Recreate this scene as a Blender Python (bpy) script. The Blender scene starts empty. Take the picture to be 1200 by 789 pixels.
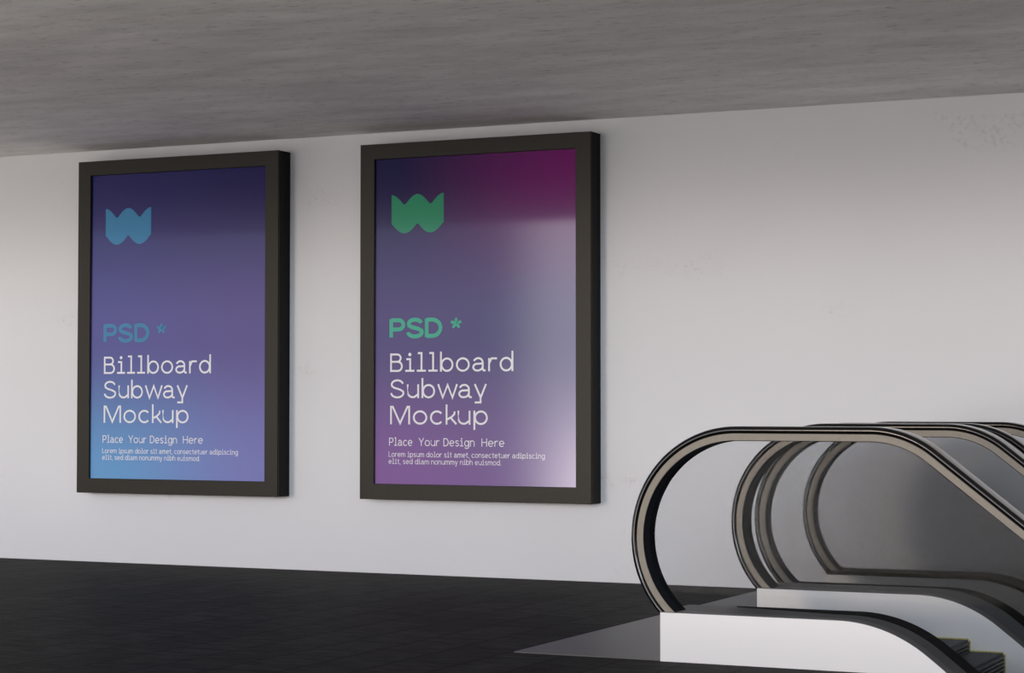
import bpy, bmesh, math, random
from mathutils import Vector
random.seed(7)
S = bpy.context.scene
COL = S.collection
PI = math.pi

# ------------------------------------------------------------------ materials
def mat(name):
    m = bpy.data.materials.new(name); m.use_nodes = True
    nt = m.node_tree
    return m, nt, nt.nodes['Principled BSDF']

def N(nt, t, **kw):
    n = nt.nodes.new(t)
    for k, v in kw.items():
        if k in n.inputs: n.inputs[k].default_value = v
        else: setattr(n, k, v)
    return n

def simple(name, col, rough=.5, metal=0., spec=.5, noise=0., scale=20., stretch=(1, 1, 1), bump=0., coat=0.):
    m, nt, b = mat(name)
    b.inputs['Base Color'].default_value = (*col, 1)
    b.inputs['Roughness'].default_value = rough
    b.inputs['Metallic'].default_value = metal
    b.inputs['Specular IOR Level'].default_value = spec
    b.inputs['Coat Weight'].default_value = coat
    if noise or bump:
        tc = N(nt, 'ShaderNodeTexCoord')
        mp = N(nt, 'ShaderNodeMapping'); mp.inputs['Scale'].default_value = stretch
        nz = N(nt, 'ShaderNodeTexNoise', Scale=scale, Detail=6.)
        nt.links.new(tc.outputs['Object'], mp.inputs['Vector'])
        nt.links.new(mp.outputs['Vector'], nz.inputs['Vector'])
        mr = N(nt, 'ShaderNodeMapRange'); mr.inputs['From Min'].default_value = .3; mr.inputs['From Max'].default_value = .7
        mr.inputs['To Min'].default_value = 1 - noise; mr.inputs['To Max'].default_value = 1 + noise
        nt.links.new(nz.outputs['Fac'], mr.inputs['Value'])
        mx = N(nt, 'ShaderNodeVectorMath', operation='SCALE'); mx.inputs[0].default_value = col
        nt.links.new(mr.outputs['Result'], mx.inputs['Scale'])
        nt.links.new(mx.outputs['Vector'], b.inputs['Base Color'])
        if bump:
            bp = N(nt, 'ShaderNodeBump', Strength=bump, Distance=.004)
            nt.links.new(nz.outputs['Fac'], bp.inputs['Height'])
            nt.links.new(bp.outputs['Normal'], b.inputs['Normal'])
    return m

def plaster():
    m, nt, b = mat('plaster')
    tc = N(nt, 'ShaderNodeTexCoord')
    big = N(nt, 'ShaderNodeTexNoise', Scale=.9, Detail=4.)
    fine = N(nt, 'ShaderNodeTexNoise', Scale=38., Detail=8., Roughness=.7)
    patch = N(nt, 'ShaderNodeTexNoise', Scale=1.55, Detail=2.5)
    mp = N(nt, 'ShaderNodeMapping'); mp.inputs['Scale'].default_value = (.8, 1, 1.7)
    mp.inputs['Location'].default_value = (3.7, 0, 1.3)
    L = nt.links.new
    L(tc.outputs['Object'], big.inputs['Vector']); L(tc.outputs['Object'], fine.inputs['Vector'])
    L(tc.outputs['Object'], mp.inputs['Vector']); L(mp.outputs['Vector'], patch.inputs['Vector'])
    msk = N(nt, 'ShaderNodeMapRange', interpolation_type='SMOOTHSTEP')
    msk.inputs['From Min'].default_value = .63; msk.inputs['From Max'].default_value = .70
    L(patch.outputs['Fac'], msk.inputs['Value'])
    spk = N(nt, 'ShaderNodeMapRange'); spk.inputs['From Min'].default_value = .52; spk.inputs['From Max'].default_value = .66
    L(fine.outputs['Fac'], spk.inputs['Value'])
    mul = N(nt, 'ShaderNodeMath', operation='MULTIPLY'); L(msk.outputs['Result'], mul.inputs[0]); L(spk.outputs['Result'], mul.inputs[1])
    tone = N(nt, 'ShaderNodeMix', data_type='RGBA')
    tone.inputs['A'].default_value = (.80, .81, .825, 1); tone.inputs['B'].default_value = (.86, .87, .885, 1)
    L(big.outputs['Fac'], tone.inputs['Factor'])
    ch = N(nt, 'ShaderNodeMix', data_type='RGBA'); ch.inputs['B'].default_value = (.67, .63, .60, 1)
    half = N(nt, 'ShaderNodeMath', operation='MULTIPLY'); half.inputs[1].default_value = .55
    L(mul.outputs[0], half.inputs[0]); L(half.outputs[0], ch.inputs['Factor']); L(tone.outputs['Result'], ch.inputs['A'])
    L(ch.outputs['Result'], b.inputs['Base Color'])
    hs = N(nt, 'ShaderNodeMath', operation='MULTIPLY_ADD'); hs.inputs[1].default_value = -1.2
    L(mul.outputs[0], hs.inputs[0])
    fs = N(nt, 'ShaderNodeMath', operation='MULTIPLY'); fs.inputs[1].default_value = .35; L(fine.outputs['Fac'], fs.inputs[0])
    L(fs.outputs[0], hs.inputs[2])
    bp = N(nt, 'ShaderNodeBump', Strength=.35, Distance=.004)
    L(hs.outputs[0], bp.inputs['Height']); L(bp.outputs['Normal'], b.inputs['Normal'])
    b.inputs['Roughness'].default_value = .85; b.inputs['Specular IOR Level'].default_value = .2
    return m

def concrete_ceiling():
    m, nt, b = mat('ceiling_concrete')
    L = nt.links.new
    tc = N(nt, 'ShaderNodeTexCoord')
    mp = N(nt, 'ShaderNodeMapping'); mp.inputs['Scale'].default_value = (1.1, 3.2, 1)
    n1 = N(nt, 'ShaderNodeTexNoise', Scale=1.3, Detail=8., Roughness=.62)
    mp2 = N(nt, 'ShaderNodeMapping'); mp2.inputs['Scale'].default_value = (2.0, 4.5, 1)
    n2 = N(nt, 'ShaderNodeTexNoise', Scale=5., Detail=12., Roughness=.8)
    L(tc.outputs['Object'], mp.inputs['Vector']); L(mp.outputs['Vector'], n1.inputs['Vector'])
    L(tc.outputs['Object'], mp2.inputs['Vector']); L(mp2.outputs['Vector'], n2.inputs['Vector'])
    r1 = N(nt, 'ShaderNodeMapRange'); r1.inputs['From Min'].default_value = .3; r1.inputs['From Max'].default_value = .7
    r1.inputs['To Min'].default_value = .84; r1.inputs['To Max'].default_value = 1.1
    L(n1.outputs['Fac'], r1.inputs['Value'])
    r2 = N(nt, 'ShaderNodeMapRange'); r2.inputs['From Min'].default_value = .34; r2.inputs['From Max'].default_value = .46
    r2.inputs['To Min'].default_value = .62; r2.inputs['To Max'].default_value = 1.
    L(n2.outputs['Fac'], r2.inputs['Value'])
    mu = N(nt, 'ShaderNodeMath', operation='MULTIPLY'); L(r1.outputs['Result'], mu.inputs[0]); L(r2.outputs['Result'], mu.inputs[1])
    sc = N(nt, 'ShaderNodeVectorMath', operation='SCALE'); sc.inputs[0].default_value = CEIL_COL
    L(mu.outputs[0], sc.inputs['Scale']); L(sc.outputs['Vector'], b.inputs['Base Color'])
    bp = N(nt, 'ShaderNodeBump', Strength=.7, Distance=.008); L(n2.outputs['Fac'], bp.inputs['Height']); L(bp.outputs['Normal'], b.inputs['Normal'])
    b.inputs['Roughness'].default_value = .9; b.inputs['Specular IOR Level'].default_value = .2
    return m

def floor_tiles():
    m, nt, b = mat('floor_tiles')
    L = nt.links.new
    tc = N(nt, 'ShaderNodeTexCoord')
    br = N(nt, 'ShaderNodeTexBrick', offset=.5, squash=1.)
    br.inputs['Scale'].default_value = 1.; br.inputs['Mortar Size'].default_value = .010
    br.inputs['Brick Width'].default_value = .56; br.inputs['Row Height'].default_value = .28
    br.inputs['Color1'].default_value = (.0140, .0142, .0130, 1); br.inputs['Color2'].default_value = (.0225, .0228, .0210, 1)
    br.inputs['Mortar'].default_value = (.003, .003, .003, 1); br.inputs['Mortar Smooth'].default_value = .3
    mp0 = N(nt, 'ShaderNodeMapping'); mp0.inputs['Rotation'].default_value = (0, 0, PI / 2); mp0.inputs['Location'].default_value = (.02, .07, 0)
    L(tc.outputs['Object'], mp0.inputs['Vector']); L(mp0.outputs['Vector'], br.inputs['Vector'])
    mp = N(nt, 'ShaderNodeMapping'); mp.inputs['Scale'].default_value = (1.6, 6., 1); mp.inputs['Rotation'].default_value = (0, 0, .12)
    nz = N(nt, 'ShaderNodeTexNoise', Scale=3.2, Detail=9., Roughness=.7)
    L(tc.outputs['Object'], mp.inputs['Vector']); L(mp.outputs['Vector'], nz.inputs['Vector'])
    mr = N(nt, 'ShaderNodeMapRange'); mr.inputs['From Min'].default_value = .36; mr.inputs['From Max'].default_value = .64
    mr.inputs['To Min'].default_value = .25; mr.inputs['To Max'].default_value = 1.95
    L(nz.outputs['Fac'], mr.inputs['Value'])
    sc = N(nt, 'ShaderNodeVectorMath', operation='SCALE'); L(br.outputs['Color'], sc.inputs[0]); L(mr.outputs['Result'], sc.inputs['Scale'])
    L(sc.outputs['Vector'], b.inputs['Base Color'])
    bp = N(nt, 'ShaderNodeBump', Strength=.3, Distance=.003); L(nz.outputs['Fac'], bp.inputs['Height']); L(bp.outputs['Normal'], b.inputs['Normal'])
    b.inputs['Roughness'].default_value = .65; b.inputs['Specular IOR Level'].default_value = .06
    return m

def glass_mat():
    m = bpy.data.materials.new('balustrade_glass'); m.use_nodes = True
    nt = m.node_tree; nt.nodes.clear(); L = nt.links.new
    out = N(nt, 'ShaderNodeOutputMaterial')
    tr = N(nt, 'ShaderNodeBsdfTransparent'); tr.inputs['Color'].default_value = (.879, .885, .891, 1)
    gl = N(nt, 'ShaderNodeBsdfGlossy'); gl.inputs['Roughness'].default_value = 0.; gl.inputs['Color'].default_value = (1, 1, 1, 1)
    fr = N(nt, 'ShaderNodeFresnel', IOR=1.07)
    mx = N(nt, 'ShaderNodeMixShader')
    L(fr.outputs[0], mx.inputs['Fac']); L(tr.outputs[0], mx.inputs[1]); L(gl.outputs[0], mx.inputs[2])
    L(mx.outputs[0], out.inputs['Surface'])
    return m

def glossy_print(m, nt, b):
    b.inputs['Roughness'].default_value = .6; b.inputs['Specular IOR Level'].default_value = 0.
    b.inputs['Coat Weight'].default_value = 1.; b.inputs['Coat Roughness'].default_value = .06; b.inputs['Coat IOR'].default_value = 1.7

def poster_mat(name, tl, tr, ml, mr_, bl, br):
    """printed colour blend: corner and mid-height colours over the sheet (object space, x 0..1.413, z 0..2.066)"""
    m, nt, b = mat(name); L = nt.links.new
    tc = N(nt, 'ShaderNodeTexCoord'); sp = N(nt, 'ShaderNodeSeparateXYZ'); L(tc.outputs['Object'], sp.inputs[0])
    def rng(src, a, c):
        r = N(nt, 'ShaderNodeMapRange', interpolation_type='SMOOTHSTEP'); r.inputs['From Min'].default_value = a; r.inputs['From Max'].default_value = c
        L(src, r.inputs['Value']); return r.outputs['Result']
    def mix(f, A, B):
        x = N(nt, 'ShaderNodeMix', data_type='RGBA'); L(f, x.inputs['Factor'])
        for s, v in (('A', A), ('B', B)):
            if isinstance(v, tuple): x.inputs[s].default_value = (*v, 1)
            else: L(v, x.inputs[s])
        return x.outputs['Result']
    hx = rng(sp.outputs['X'], 0.05, 1.40)
    top = mix(hx, tl, tr); mid = mix(hx, ml, mr_); bot = mix(hx, bl, br)
    c = mix(rng(sp.outputs['Z'], .0, .95), bot, mid)
    c = mix(rng(sp.outputs['Z'], 1.0, 2.0), c, top)
    L(c, b.inputs['Base Color']); glossy_print(m, nt, b)
    return m

def ink(name, col):
    m, nt, b = mat(name); b.inputs['Base Color'].default_value = (*col, 1); glossy_print(m, nt, b); return m

CEIL_COL = (.86, .845, .845)
M = dict(
    plaster=plaster(), ceil=concrete_ceiling(), floor=floor_tiles(), glass=glass_mat(),
    frame=simple('bronze_frame', (.021, .0182, .0122), .45, 0, .3, .25, 14., (40, 40, 1.2), 0.05),
    frame_shade=simple('frame_side_shade', (.006, .006, .006), .6, 0, .15),
    white=simple('white_panel', (.93, .925, .905), .30, 0, .45),
    cap=simple('grey_deck', (.085, .085, .088), .45, .0, .5, .12, 30., (1, 12, 12)),
    cap_dark=simple('brown_deck', (.028, .026, .020), .75, 0, .06, .12, 30., (1, 12, 12)),
    deck_shade=simple('deck_shade_black', (.012, .012, .013), .7, 0, .1),
    rubber=simple('black_rubber', (.006, .006, .006), .10, 0, .5),
    guide=simple('champagne_metal', (.31, .275, .222), .55, 0, .3, .05, 60.),
    channel=simple('dark_channel', (.012, .014, .018), .7, 0, .08),
    plate=simple('landing_steel', (.10, .10, .102), .42, 0, .45, .1, 40., (30, 1, 1)),
    step=simple('step_metal', (.05, .052, .062), .45, .0, .5),
    yellow=simple('yellow_paint', (.72, .62, .16), .5),
    shaft=simple('shaft_concrete', (.12, .12, .12), .9, 0, .2, .1, 5.),
)

# ------------------------------------------------------------------ mesh helpers
def obj(name, bm, m, parent=None, loc=None, smooth=False):
    me = bpy.data.meshes.new(name)
    bmesh.ops.recalc_face_normals(bm, faces=bm.faces)
    bm.to_mesh(me); bm.free()
    me.materials.append(m)
    o = bpy.data.objects.new(name, me); COL.objects.link(o)
    if smooth:
        for p in me.polygons: p.use_smooth = True
        me.set_sharp_from_angle(angle=math.radians(35))
    if parent: o.parent = parent
    if loc: o.location = loc
    return o

def thing(name, label, cat, loc=(0, 0, 0), group=None):
    o = bpy.data.objects.new(name, None); COL.objects.link(o)
    o.location = loc; o.empty_display_size = .2
    o['label'] = label; o['category'] = cat
    if group: o['group'] = group
    return o

def struct(o, label, cat):
    o['kind'] = 'structure'; o['label'] = label; o['category'] = cat; return o

def box(bm, x0, x1, y0, y1, z0, z1, bev=0):
    vs = [bm.verts.new((x, y, z)) for x in (x0, x1) for y in (y0, y1) for z in (z0, z1)]
    f = [(0, 1, 3, 2), (4, 6, 7, 5), (0, 4, 5, 1), (2, 3, 7, 6), (0, 2, 6, 4), (1, 5, 7, 3)]
    fs = [bm.faces.new([vs[i] for i in q]) for q in f]
    if bev:
        es = {e for q in fs for e in q.edges}
        bmesh.ops.bevel(bm, geom=list(es), offset=bev, segments=2, affect='EDGES')
    return bm

def prism(bm, pts, y0, y1):
    """closed polygon in XZ extruded along Y"""
    a = [bm.verts.new((x, y0, z)) for x, z in pts]; b = [bm.verts.new((x, y1, z)) for x, z in pts]
    n = len(pts)
    bm.faces.new(a); bm.faces.new(b[::-1])
    for i in range(n): bm.faces.new((a[i], a[(i + 1) % n], b[(i + 1) % n], b[i]))
    return bm

def sweep(bm, path, sec):
    """path: (x, z, nx, nz); sec: closed loop of (r along normal, y)"""
    rings = [[bm.verts.new((x + nx * r, y, z + nz * r)) for r, y in sec] for x, z, nx, nz in path]
    k = len(sec)
    for a, b in zip(rings, rings[1:]):
        for i in range(k): bm.faces.new((a[i], a[(i + 1) % k], b[(i + 1) % k], b[i]))
    bm.faces.new(rings[0]); bm.faces.new(rings[-1][::-1])
    return bm

# ------------------------------------------------------------------ the setting
WALL_Y, CEIL_Z = 11.797, 2.836
X0, X1 = -13., 9.
EDGE_Y = 5.1                    # where the ceiling slab ends towards the open side
FY = 5.4                        # where the floor ends
HX0, HX1, HY0, HY1 = -3.276, .70, 8.316, 10.958   # escalator opening in the floor

wall = struct(obj('wall_back', box(bmesh.new(), X0, X1, WALL_Y, WALL_Y + .3, -.3, CEIL_Z + .3), M['plaster']),
              'long off-white plaster wall behind the billboards and escalators', 'wall')
struct(obj('ceiling', box(bmesh.new(), X0, X1, EDGE_Y, WALL_Y, CEIL_Z, CEIL_Z + .3), M['ceil']),
       'rough grey concrete ceiling slab above the wall', 'ceiling')
bm = bmesh.new()
box(bm, X0, HX0, FY, WALL_Y, -.25, 0); box(bm, HX1, X1, FY, WALL_Y, -.25, 0)
box(bm, HX0, HX1, FY, HY0, -.25, 0); box(bm, HX0, HX1, HY1, WALL_Y, -.25, 0)
struct(obj('floor', bm, M['floor']), 'dark charcoal tiled floor', 'floor')
bm = bmesh.new()
box(bm, HX0 - .1, HX0, HY0 - .1, HY1 + .1, -3.2, -.25); box(bm, HX1, HX1 + .1, HY0 - .1, HY1 + .1, -3.2, -.25)
box(bm, HX0, HX1, HY0 - .1, HY0, -3.2, -.25); box(bm, HX0, HX1, HY1, HY1 + .1, -3.2, -.25)
box(bm, HX0 - .1, HX1 + .1, HY0 - .1, HY1 + .1, -3.3, -3.2)
struct(obj('wall_shaft', bm, M['shaft']), 'concrete sides of the escalator opening below the floor', 'wall')

# ------------------------------------------------------------------ lettering: a monoline face drawn as strokes (cap height 1)
XH = .74; h = .058
def arc(cx, cy, rx, ry, a0, a1, n=14):
    return [(cx + rx * math.cos(math.radians(a0 + (a1 - a0) * i / n)), cy + ry * math.sin(math.radians(a0 + (a1 - a0) * i / n))) for i in range(n + 1)]
def bowl(cx, rx): return arc(cx, XH / 2, rx, XH / 2 - h * .7, 0, 360, 28)
T = 1 - h
def g_e(w=.8):
    return [[(.06, XH / 2), (w - .06, XH / 2)], arc(w / 2, XH / 2, w / 2 - h, XH / 2 - h * .7, 0, 318, 26)]
def g_a():
    return [[(.09, .56)] + arc(.36, .47, .27, .23, 150, 0, 12)[1:] + [(.63, .12), (.69, .05), (.80, .05)],
            [(.63, .42), (.34, .40)] + arc(.30, .225, .24, .18, 95, 270, 12) + [(.40, .05), (.56, .12), (.63, .24)]]
G = {
 'B': (.80, [[(h, 0), (h, 1.)], [(h, T), (.45, T)] + arc(.45, .745, .21, .197, 90, -90, 10) + [(h, .545)], [(.45, .545)] + arc(.49, .30, .25, .245, 90, -90, 10) + [(h, h)]]),
 'i': (.56, [[(.06, .68), (.30, .68), (.30, h)], [(0, h), (.56, h)], 'dot:.28,.93,.095']),
 'l': (.56, [[(.06, 1.0), (.29, 1.0), (.29, h)], [(0, h), (.56, h)]]),
 'b': (.82, [[(h, 0), (h, 1.07)], bowl(.43, .335)]),
 'o': (.84, [bowl(.42, .365)]),
 'a': (.80, g_a()),
 'r': (.53, [[(h, 0), (h, .70)], [(h, .40), (.20, .68), (.53, .68)]]),
 'd': (.83, [[(.77, 0), (.77, 1.07)], bowl(.40, .335)]),
 'S': (.88, [arc(.44, .735, .34, .22, 10, 180, 14) + [(.12, .64), (.26, .555), (.60, .46), (.79, .36)] + arc(.44, .275, .37, .235, 5, -180, 16)]),
 'u': (.75, [[(h, XH), (h, .30)] + arc(.36, .32, .30, .27, 180, 300, 12) + [(.69, .22)], [(.69, XH), (.69, 0)]]),
 'w': (1.22, [[(.05, XH), (.32, .03), (.61, .70), (.90, .03), (1.17, XH)]]),
 'y': (.74, [[(.04, XH), (.38, .04)], [(.70, XH), (.38, .02), (.38, -.23), (.04, -.23)]]),
 'M': (1.18, [[(h, 0), (h, T), (.16, T), (.59, .06), (1.02, T), (1.12, T), (1.12, 0)]]),
 'c': (.74, [arc(.40, XH / 2, .345, XH / 2 - h * .7, 42, 318, 22)]),
 'k': (.66, [[(h, 0), (h, 1.07)], [(h, .26), (.34, .40), (.50, .55), (.52, .70)], [(.28, .38), (.62, .02)]]),
 'p': (.82, [[(h, XH), (h, -.27)], bowl(.43, .335)]),
 'P': (.78, [[(h, 0), (h, 1.)], [(h, T), (.46, T)] + arc(.46, .69, .26, .252, 90, -90, 12) + [(h, .438)]]),
 'D': (.86, [[(h, 0), (h, 1.)], [(h, T), (.36, T)] + arc(.36, .5, .44, .442, 90, -90, 18) + [(h, h)]]),
 'e': (.80, g_e()),
 'Y': (.86, [[(.03, 1.0), (.43, .46), (.83, 1.0)], [(.43, .46), (.43, 0)]]),
 's': (.66, [arc(.33, .545, .23, .155, 20, 180, 10) + [(.11, .48), (.25, .40), (.45, .34), (.57, .25)] + arc(.33, .205, .25, .165, 0, -165, 12)]),
 'g': (.82, [bowl(.40, .335), [(.76, XH), (.76, -.06)] + arc(.42, -.04, .34, .20, -10, -160, 10)]),
 'n': (.75, [[(h, XH), (h, 0)], [(h, .46)] + arc(.375, .42, .315, .28, 165, 0, 12) + [(.69, 0)]]),
 'h': (.75, [[(h, 1.07), (h, 0)], [(h, .46)] + arc(.375, .42, .315, .28, 165, 0, 12) + [(.69, 0)]]),
 'm': (1.14, [[(h, XH), (h, 0)], [(h, .48)] + arc(.315, .45, .255, .25, 165, 0, 10) + [(.57, 0)], [(.57, .48)] + arc(.825, .45, .255, .25, 165, 0, 10) + [(1.08, 0)]]),
 'H': (.84, [[(h, 0), (h, 1)], [(.78, 0), (.78, 1)], [(h, .52), (.78, .52)]]),
 'L': (.64, [[(h, 1), (h, h), (.64, h)]]),
 't': (.54, [[(.24, .96), (.24, .18), (.34, h), (.54, h)], [(.02, .68), (.52, .68)]]),
 ',': (.18, [[(.11, .08), (.05, -.14)]]),
 '.': (.18, ['dot:.09,.06,.075']),
 '*': (.58, [[(.29, .72), (.29 + .29 * math.cos(math.radians(90 + 72 * k)), .72 + .29 * math.sin(math.radians(90 + 72 * k)))] for k in range(5)]),
}
def ribbon(bm, pts, wd, sx, sz, ox, oz, y0, y1):
    P = [Vector((ox + x * sx, oz + z * sz)) for x, z in pts]
    Q = [P[0]]
    for p in P[1:]:
        if (p - Q[-1]).length > 1e-5: Q.append(p)
    closed = (Q[0] - Q[-1]).length < 1e-4 and len(Q) > 3
    if closed: Q.pop()
    n = len(Q); hw = wd / 2; Lf, Rt = [], []
    for i in range(n):
        a = Q[i] - Q[i - 1] if (i > 0 or closed) else Q[1] - Q[0]
        b = Q[(i + 1) % n] - Q[i] if (i < n - 1 or closed) else Q[-1] - Q[-2]
        a = a.normalized(); b = b.normalized()
        na = Vector((-a.y, a.x)); nb = Vector((-b.y, b.x)); mn = na + nb
        if mn.length < 1e-3: mn = na
        mn.normalize(); k = min(1 / max(mn.dot(na), .3), 2.2)
        Lf.append(Q[i] + mn * hw * k); Rt.append(Q[i] - mn * hw * k)
    rings = []
    for l, r in zip(Lf, Rt):
        rings.append([bm.verts.new((l.x, y0, l.y)), bm.verts.new((r.x, y0, r.y)), bm.verts.new((r.x, y1, r.y)), bm.verts.new((l.x, y1, l.y))])
    seq = list(zip(rings, rings[1:])) + ([(rings[-1], rings[0])] if closed else [])
    for a, b in seq:
        for i in range(4): bm.faces.new((a[i], a[(i + 1) % 4], b[(i + 1) % 4], b[i]))
    if not closed: bm.faces.new(rings[0]); bm.faces.new(rings[-1][::-1])

def write(bm, text, x, z, cap, width, stroke, yt, y1, gap=.155, space=.52):
    adv, pos = 0., []
    for c in text:
        if c == ' ': adv += space; continue
        pos.append((c, adv)); adv += G[c][0] + (.02 if c in 'wk' else gap)
    total = pos[-1][1] + G[pos[-1][0]][0]
    sx = width / total
    k = 0
    for c, a in pos:
        for st in G[c][1]:
            k = (k + 1) % 4; y0 = yt - .00012 * k
            if isinstance(st, str):
                cx, cz, r = map(float, st[4:].split(','))
                pts = [(x + (a + cx) * sx + r * cap * math.cos(t * PI / 6), z + cz * cap + r * cap * math.sin(t * PI / 6)) for t in range(12)]
                prism(bm, pts, y0, y1)
            else:
                ribbon(bm, st, stroke, sx, cap, x + a * sx, z, y0, y1)

# ------------------------------------------------------------------ billboards
BT = .145                       # frame depth
def billboard(x0, label, pm, logo_m, kick_m, white_m):
    W, Hh, z0 = 1.610, 2.265, .480
    fw, fb, ft = .104, .099, .099
    t = thing('billboard', label, 'billboard', (x0, WALL_Y, z0))
    yf = -BT
    # one moulded frame: front face mitred, chamfered inner lip
    bm = bmesh.new()
    prof = [(0, yf + .008), (0, yf + .003), (.03, yf), (.975, yf), (1.0, yf + .003), (1.0, yf + .018), (0, yf + .018)]
    prof = prof[1:] + prof[:1]
    corners = [((0, 0), (fw, fb)), ((W, 0), (W - fw, fb)), ((W, Hh), (W - fw, Hh - ft)), ((0, Hh), (fw, Hh - ft))]
    rings = []
    for (ox, oz), (ix, iz) in corners:
        rings.append([bm.verts.new((ox + (ix - ox) * k, y, oz + (iz - oz) * k)) for k, y in prof])
    for a, b in zip(rings, rings[1:] + rings[:1]):
        for i in range(len(prof) - 1): bm.faces.new((a[i], a[i + 1], b[i + 1], b[i]))
    obj('frame', bm, M['frame'], t)
    obj('shaded_frame_side', box(bmesh.new(), .0005, W - .0005, yf + .024, 0, .0005, Hh - .0005), M['frame_shade'], t)  # the frame's own sides, coloured near black to carry their shade
    pw, ph = W - 2 * fw, Hh - fb - ft
    po = obj('poster', box(bmesh.new(), 0, pw, 0, .006, 0, ph), pm, t, (fw, yf + .0165, fb))
    ya, yb = -.0008, .001
    bm = bmesh.new()
    def V(x, z): return (x, z)
    # emblem: straight sides, three humps above, two lobes below
    ex0, ex1, zt, zv, zs, zb = .117, .490, 1.836, 1.772, 1.650, 1.589
    ew = ex1 - ex0
    top = []
    for i in range(65):
        s = i / 64
        ph_ = (s * 2) % 1.0
        q = abs(math.cos(PI * (s * 2)))            # 1 at hump tops, 0 in the two notches
        top.append((ex0 + ew * s, zv + (zt - zv) * (math.sqrt(q * q + .02) - .1414) / (1.00995 - .1414)))
    bot = []
    for i in range(65):
        s = i / 64
        q = abs(math.sin(PI * (s * 2)))
        bot.append((ex0 + ew * s, zs - (zs - zb) * ((math.sqrt(q * q + .03) - .1732) / (1.0149 - .1732)) ** .85))
    prism(bm, top + bot[::-1], ya, yb)
    obj('emblem', bm, logo_m, po)
    tx = .108; zz = lambda z: z - z0 - fb
    def word(name, m_, *a, **k):
        bm = bmesh.new(); write(bm, *a, ya, yb, **k); obj(name, bm, m_, po)
    word('kicker_word', kick_m, 'PSD', tx, zz(1.508), .116, .368, .0255, gap=.13)
    word('asterisk', kick_m, '*', tx + .432, zz(1.508), .116, .076, .018)
    word('headline_word', white_m, 'Billboard', tx, zz(1.289), .118, .868, .0125)
    word('headline_word', white_m, 'Subway', tx, zz(1.123), .118, .684, .0125, gap=.135)
    word('headline_word', white_m, 'Mockup', tx, zz(.957), .118, .692, .0125)
    # subheading word by word: start and width as fractions of the line
    for wd, x_, w_ in (('Place', 0, .205), ('Your', .262, .180), ('Design', .478, .268), ('Here', .805, .195)):
        word('subheading_word', white_m, wd, tx - .006 + x_ * .812, zz(.821), .051, w_ * .812, .0052)
    word('body_line', white_m, 'Lorem ipsum dolor sit amet, consectetuer adipiscing', tx - .009, zz(.751), .0335, 1.09, .0036, space=.48)
    word('body_line', white_m, 'elit, sed diam nonummy nibh euismod.', tx - .009, zz(.706), .0335, .793, .0036, space=.48)
    return t

WHITE_INK = ink('white_ink', (.93, .93, .95))
billboard(-8.862, 'dark-framed billboard with a blue poster and blue emblem, on the plaster wall', 
          poster_mat('blue_print', (.007, .004, .150), (.006, .003, .115), (.10, .095, .34), (.125, .09, .31), (.14, .39, .73), (.24, .25, .60)),
          ink('blue_ink', (.035, .26, .52)), ink('teal_ink', (.05, .25, .46)), WHITE_INK)
billboard(-6.640, 'dark-framed billboard with a purple and magenta poster and green emblem, nearer the escalators',
          poster_mat('purple_print', (.005, .003, .085), (.20, .001, .165), (.10, .075, .235), (.085, .08, .21), (.29, .15, .41), (.24, .17, .37)),
          ink('green_ink', (.018, .32, .165)), ink('mint_ink', (.06, .48, .31)), WHITE_INK)

# ------------------------------------------------------------------ escalators
SL = math.radians(38.15)
XE = .42
BX = -3.274                      # left end of every base
def rail_path():
    cx, cz, r = -2.937, .522, .475
    p = []
    for i in range(49):
        t = math.radians(231 + (90 - 231) * i / 48)
        p.append((cx + r * math.cos(t), cz + r * math.sin(t), math.cos(t), math.sin(t)))
    R = .44; bx = -2.36; bz = cz + r
    for k in range(1, 6): p.append((cx + (bx - cx) * k / 6, bz, 0, 1))
    for i in range(17):
        t = PI / 2 - SL * i / 16
        p.append((bx + R * math.cos(t), bz - R + R * math.sin(t), math.cos(t), math.sin(t)))
    x, z, nx, nz = p[-1]
    p.append((XE, z - math.tan(SL) * (XE - x), nx, nz))
    return p
RAIL = rail_path()
def edge_curve(x):
    """height of the base's top edge over x"""
    R = .61; a = -2.50
    e = a + R * math.sin(SL)
    if x <= a: return .206
    if x <= e: return .206 - (R - math.sqrt(R * R - (x - a) ** 2))
    return .206 - (R - R * math.cos(SL)) - math.tan(SL) * (x - e)
BXS = [BX, -2.9, -2.7] + [-2.5 + .378 * i / 14 for i in range(15)] + [-1.9, -1.2, -.4, XE]

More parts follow.
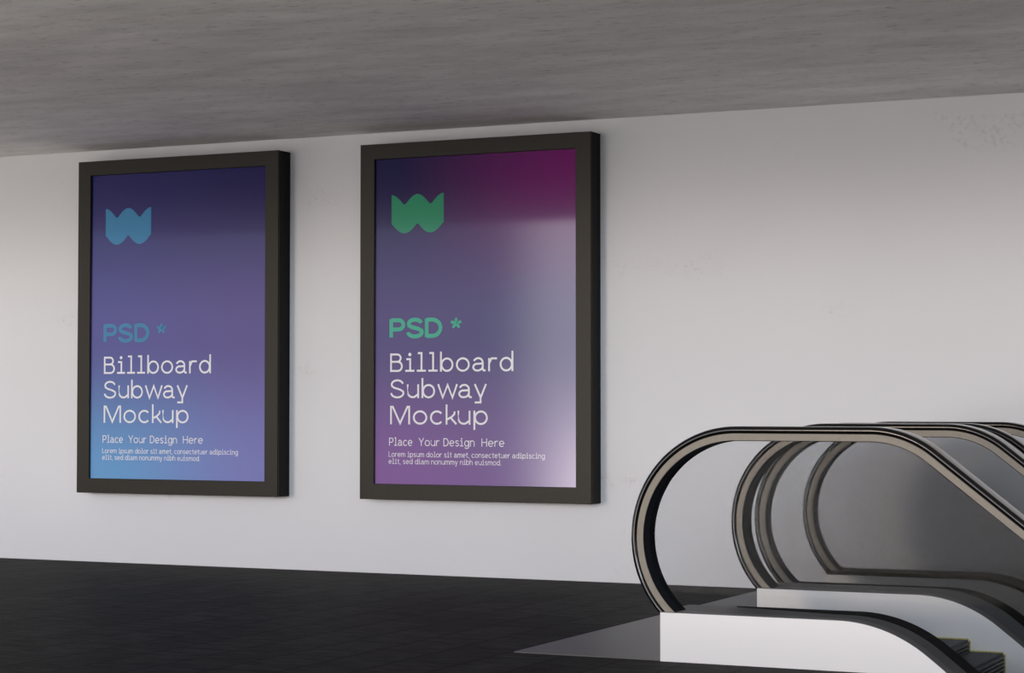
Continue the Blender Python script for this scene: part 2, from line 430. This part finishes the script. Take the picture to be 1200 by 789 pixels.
def balustrade(t, y0, y1, ry, rw, cap_m, strip=None, drop=0., low=0.):
    base_curve = lambda x: edge_curve(x) - low
    top = [(x, base_curve(x) - drop) for x in BXS]
    bot = [(x, base_curve(x) - .75) for x in BXS[::-1]]
    obj('base_panel', prism(bmesh.new(), top + bot, y0, y1), M['white'], t, smooth=True)
    th = .003
    bm = bmesh.new()
    cap = [(x, base_curve(x) + th) for x in BXS] + [(x, base_curve(x) - drop) for x in BXS[::-1]]
    obj('deck_cap', prism(bm, cap, y0 + (.0015 if drop == 0 else -.002), y1), cap_m, t, smooth=True)
    if strip:  # tapering dark strip that stands in for shade on the deck
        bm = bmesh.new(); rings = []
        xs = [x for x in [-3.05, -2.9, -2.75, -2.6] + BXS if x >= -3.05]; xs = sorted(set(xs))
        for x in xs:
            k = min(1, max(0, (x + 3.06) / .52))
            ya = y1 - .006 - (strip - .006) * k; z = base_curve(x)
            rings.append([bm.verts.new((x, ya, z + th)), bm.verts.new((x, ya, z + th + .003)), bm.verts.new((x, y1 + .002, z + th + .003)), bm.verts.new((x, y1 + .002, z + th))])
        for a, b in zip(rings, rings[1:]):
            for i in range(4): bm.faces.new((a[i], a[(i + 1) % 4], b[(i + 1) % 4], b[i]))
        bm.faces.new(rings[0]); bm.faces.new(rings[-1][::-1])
        obj('deck_shade_strip', bm, M['deck_shade'], t, smooth=True)
    # handrail loop: rubber belt on a metal guide
    def rounded(r0, r1, ya, yb, n=12):
        hr = (r1 - r0) / 2; d = .020; rc = (r0 + r1) / 2
        s_ = [(rc - hr * math.cos(PI * i / n), ya + d - d * math.sin(PI * i / n)) for i in range(n + 1)]
        s_ += [(rc + hr * math.cos(PI * i / n), yb - d + d * math.sin(PI * i / n)) for i in range(n + 1)]
        return s_
    obj('handrail', sweep(bmesh.new(), RAIL, rounded(-.032, 0, ry - .003, ry + rw + .003)), M['rubber'], t, smooth=True)
    g = obj('handrail_guide', sweep(bmesh.new(), RAIL, [(-.0585, ry + .001), (-.030, ry + .001), (-.030, ry + rw - .001), (-.0585, ry + rw - .001)]), M['guide'], t, smooth=True)
    obj('guide_channel', sweep(bmesh.new(), RAIL, [(-.0615, ry + .004), (-.0575, ry + .004), (-.0575, ry + rw - .004), (-.0615, ry + rw - .004)]), M['channel'], g, smooth=True)
    inner = [(x - nx * .060, z - nz * .060) for x, z, nx, nz in RAIL if z - nz * .06 > .17 or x > -2]
    poly = inner + [(x, base_curve(x) - .02) for x in BXS[::-1] if x >= inner[0][0]]
    yc = ry + rw / 2
    obj('glass_panel', prism(bmesh.new(), poly, yc - .006, yc + .006), M['glass'], t)

def make_step(t, x0, zt, y0, y1, run, rise, n):
    bm = bmesh.new()
    box(bm, x0, x0 + run - .003, y0, y1, zt - .03, zt)                       # tread
    ny = n
    for i in range(ny):                                                    # tread cleats
        a = y0 + (y1 - y0) * (i + .25) / ny; b_ = y0 + (y1 - y0) * (i + .75) / ny
        box(bm, x0 + .004, x0 + run - .004, a, b_, zt, zt + .004)
    prism(bm, [(x0 + run - .003, zt), (x0 + run - .004, zt - rise * .5), (x0 + run - .012, zt - rise - .01), (x0 + run - .03, zt - rise - .01), (x0 + run - .03, zt)], y0, y1)
    k = max(3, int(rise / .017))
    for i in range(k):                                                     # ribs across the riser
        z = zt - rise * (i + .6) / k
        box(bm, x0 + run - .010, x0 + run + .006, y0, y1, z - .005, z + .0035)
    s = obj('step', bm, M['step'], t)
    for ya, yb in ((y1 - .016, y1 - .002), (y0 + .002, y0 + .016)):         # toothed yellow edges along the skirts
        bm = bmesh.new()
        m_ = 9
        for i in range(m_):
            a = x0 + run * (i + .1) / m_
            box(bm, a, a + run * .55 / m_, ya, yb, zt + .003, zt + .009)
        box(bm, x0, x0 + run, yb - .004 if ya > y0 + .1 else ya, yb if ya > y0 + .1 else ya + .004, zt + .002, zt + .007)
        q = max(2, int(rise / .016))
        for i in range(q):
            z = zt - rise * (i + .1) / q
            box(bm, x0 + run, x0 + run + .008, ya, yb, z - rise * .6 / q, z)
        box(bm, x0 + run - .001, x0 + run + .005, ya, yb, zt - rise, zt)
        obj('yellow_edge', bm, M['yellow'], s)

def escalator(label, sides, ch, dark):
    t = thing('escalator', label, 'escalator', (0, 0, 0))
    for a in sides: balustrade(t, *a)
    y0, y1 = ch
    y0 += .003; y1 -= .003
    bm = box(bmesh.new(), BX, -2.56, y0, y1, -.03, .004)
    for i in range(24):
        x = BX + .02 + i * .028
        box(bm, x, x + .014, y0 + .01, y1 - .01, .004, .006)
    obj('floor_plate', bm, M['plate'], t)
    bm = box(bmesh.new(), -2.56, -2.425, y0, y1, -.03, .010)
    n = 40
    for i in range(n):
        a = y0 + (y1 - y0) * (i + .2) / n
        box(bm, -2.425, -2.395, a, a + (y1 - y0) * .55 / n, .004, .012)
    obj('comb_plate', bm, M['step'], t)
    # moving steps: flat at first, then falling with the slope
    run = .159; xs = -2.415; z = .008
    rise = [.053] + [run * math.tan(SL)] * 40
    for i in range(16):
        make_step(t, xs + i * run, z, y0, y1, run, rise[i], 26 if not dark else 14)
        z -= rise[i]
    return t

escalator('nearer descending escalator with white bases and grey deck caps, in front of its twin',
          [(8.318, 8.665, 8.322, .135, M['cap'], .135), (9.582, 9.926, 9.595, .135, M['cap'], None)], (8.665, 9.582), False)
escalator('farther descending escalator with dark brown deck caps, close to the plaster wall',
          [(9.928, 10.175, 9.937, .095, M['cap_dark'], None, 0., .014), (10.702, 10.956, 10.722, .093, M['cap_dark'], None, .016)], (10.175, 10.702), True)

o = obj('landing_plate', box(bmesh.new(), -3.966, -3.277, 8.324, 11.78, 0, .005, .0015), M['plate'])
o['label'] = 'grey metal landing plate set on the dark tiles at the head of the escalators'; o['category'] = 'floor plate'

# ------------------------------------------------------------------ light: low warm sun, a second cooler glow, open sky
def sun(name, az, el, col, e, ang):
    """az: degrees towards -X from straight behind the viewer"""
    l = bpy.data.lights.new(name, 'SUN'); l.energy = e; l.color = col; l.angle = math.radians(ang)
    ob = bpy.data.objects.new(name, l); COL.objects.link(ob)
    a, b = math.radians(az), math.radians(el)
    src = Vector((-math.sin(a) * math.cos(b), -math.cos(a) * math.cos(b), math.sin(b)))
    ob.rotation_euler = (-src).to_track_quat('-Z', 'Y').to_euler()
    ob.location = src * 20
    return ob
sun('warm_sun', 15, 4.4, (1., .75, .52), .62, 7.)
sun('cool_sun', -14, 6.4, (.80, .92, 1.), .70, 8.)

w = bpy.data.worlds.new('sky'); S.world = w; w.use_nodes = True
nt = w.node_tree; L = nt.links.new
bg = nt.nodes['Background']
tc = N(nt, 'ShaderNodeTexCoord'); sp = N(nt, 'ShaderNodeSeparateXYZ'); L(tc.outputs['Generated'], sp.inputs[0])
def rr(src, a, b, lo, hi, it='SMOOTHSTEP'):
    r = N(nt, 'ShaderNodeMapRange', interpolation_type=it)
    for k, v in zip(('From Min', 'From Max', 'To Min', 'To Max'), (a, b, lo, hi)): r.inputs[k].default_value = v
    L(src, r.inputs['Value']); return r.outputs['Result']
def mth(op, a, b):
    m_ = N(nt, 'ShaderNodeMath', operation=op)
    for i, v in enumerate((a, b)):
        if isinstance(v, (int, float)): m_.inputs[i].default_value = v
        else: L(v, m_.inputs[i])
    return m_.outputs[0]
ramp = N(nt, 'ShaderNodeValToRGB')
els = ramp.color_ramp.elements
els[0].position = 0.; els[0].color = (.55, .54, .54, 1)
els[1].position = 1.; els[1].color = (.42, .52, .70, 1)
for p, c in ((.36, (1.1, 1.05, 1.0)), (.42, (.30, .30, .31)), (.485, (.24, .25, .28)), (.505, (.90, .93, 1.08)), (.55, (.90, .95, 1.12)), (.64, (.50, .58, .78))):
    e = els.new(p); e.color = (*c, 1)
L(rr(sp.outputs['Z'], -1, 1, 0, 1, 'LINEAR'), ramp.inputs['Fac'])
# the brighter opening of the sky: behind the viewer and to the side the sun stands on
ratio = mth('DIVIDE', sp.outputs['X'], mth('MINIMUM', sp.outputs['Y'], -.001))
band = mth('MULTIPLY', rr(ratio, .490, .445, 0, 1), rr(ratio, -.5, -.1, 0, 1))
band = mth('MULTIPLY', band, mth('MULTIPLY', rr(sp.outputs['Z'], -.10, -.05, 0, 1), rr(sp.outputs['Z'], .5, .2, 0, 1)))
mx = N(nt, 'ShaderNodeMix', data_type='RGBA'); mx.blend_type = 'ADD'; mx.inputs['B'].default_value = (3.1, 2.95, 3.15, 1)
L(band, mx.inputs['Factor']); L(ramp.outputs['Color'], mx.inputs['A'])
low = mth('MULTIPLY', mth('MULTIPLY', rr(ratio, .475, .41, 0, 1), rr(ratio, .05, .2, 0, 1)), mth('MULTIPLY', rr(sp.outputs['Z'], .02, -.05, 0, 1), rr(sp.outputs['Z'], -.16, -.09, 0, 1)))
mx2 = N(nt, 'ShaderNodeMix', data_type='RGBA'); mx2.blend_type = 'ADD'; mx2.inputs['B'].default_value = (12., 11., 10.2, 1)
L(low, mx2.inputs['Factor']); L(mx.outputs['Result'], mx2.inputs['A'])
side = mth('MULTIPLY', rr(sp.outputs['X'], -.45, -.85, 0, 1), rr(sp.outputs['Z'], .03, -.06, 0, 1))   # warm glow added low on the left to brighten the ceiling
mx3 = N(nt, 'ShaderNodeMix', data_type='RGBA'); mx3.blend_type = 'ADD'; mx3.inputs['B'].default_value = (2.1, 1.78, 1.45, 1)
L(side, mx3.inputs['Factor']); L(mx2.outputs['Result'], mx3.inputs['A'])
L(mx3.outputs['Result'], bg.inputs['Color']); bg.inputs['Strength'].default_value = 1.

# ------------------------------------------------------------------ camera
cam = bpy.data.cameras.new('camera'); co = bpy.data.objects.new('camera', cam); COL.objects.link(co)
cam.sensor_width = 36.; cam.sensor_fit = 'HORIZONTAL'; cam.lens = 2453 / 1200 * 36
cam.clip_end = 200
co.location = (0, 0, 1.1)
co.rotation_euler = (PI / 2 + math.atan(76.5 / 2453), 0, math.atan(1171 / 2453))
S.camera = co
S.view_settings.view_transform = 'Standard'; S.view_settings.look = 'None'
S.view_settings.gamma = 1; S.view_settings.use_curve_mapping = False; S.view_settings.exposure = -.47
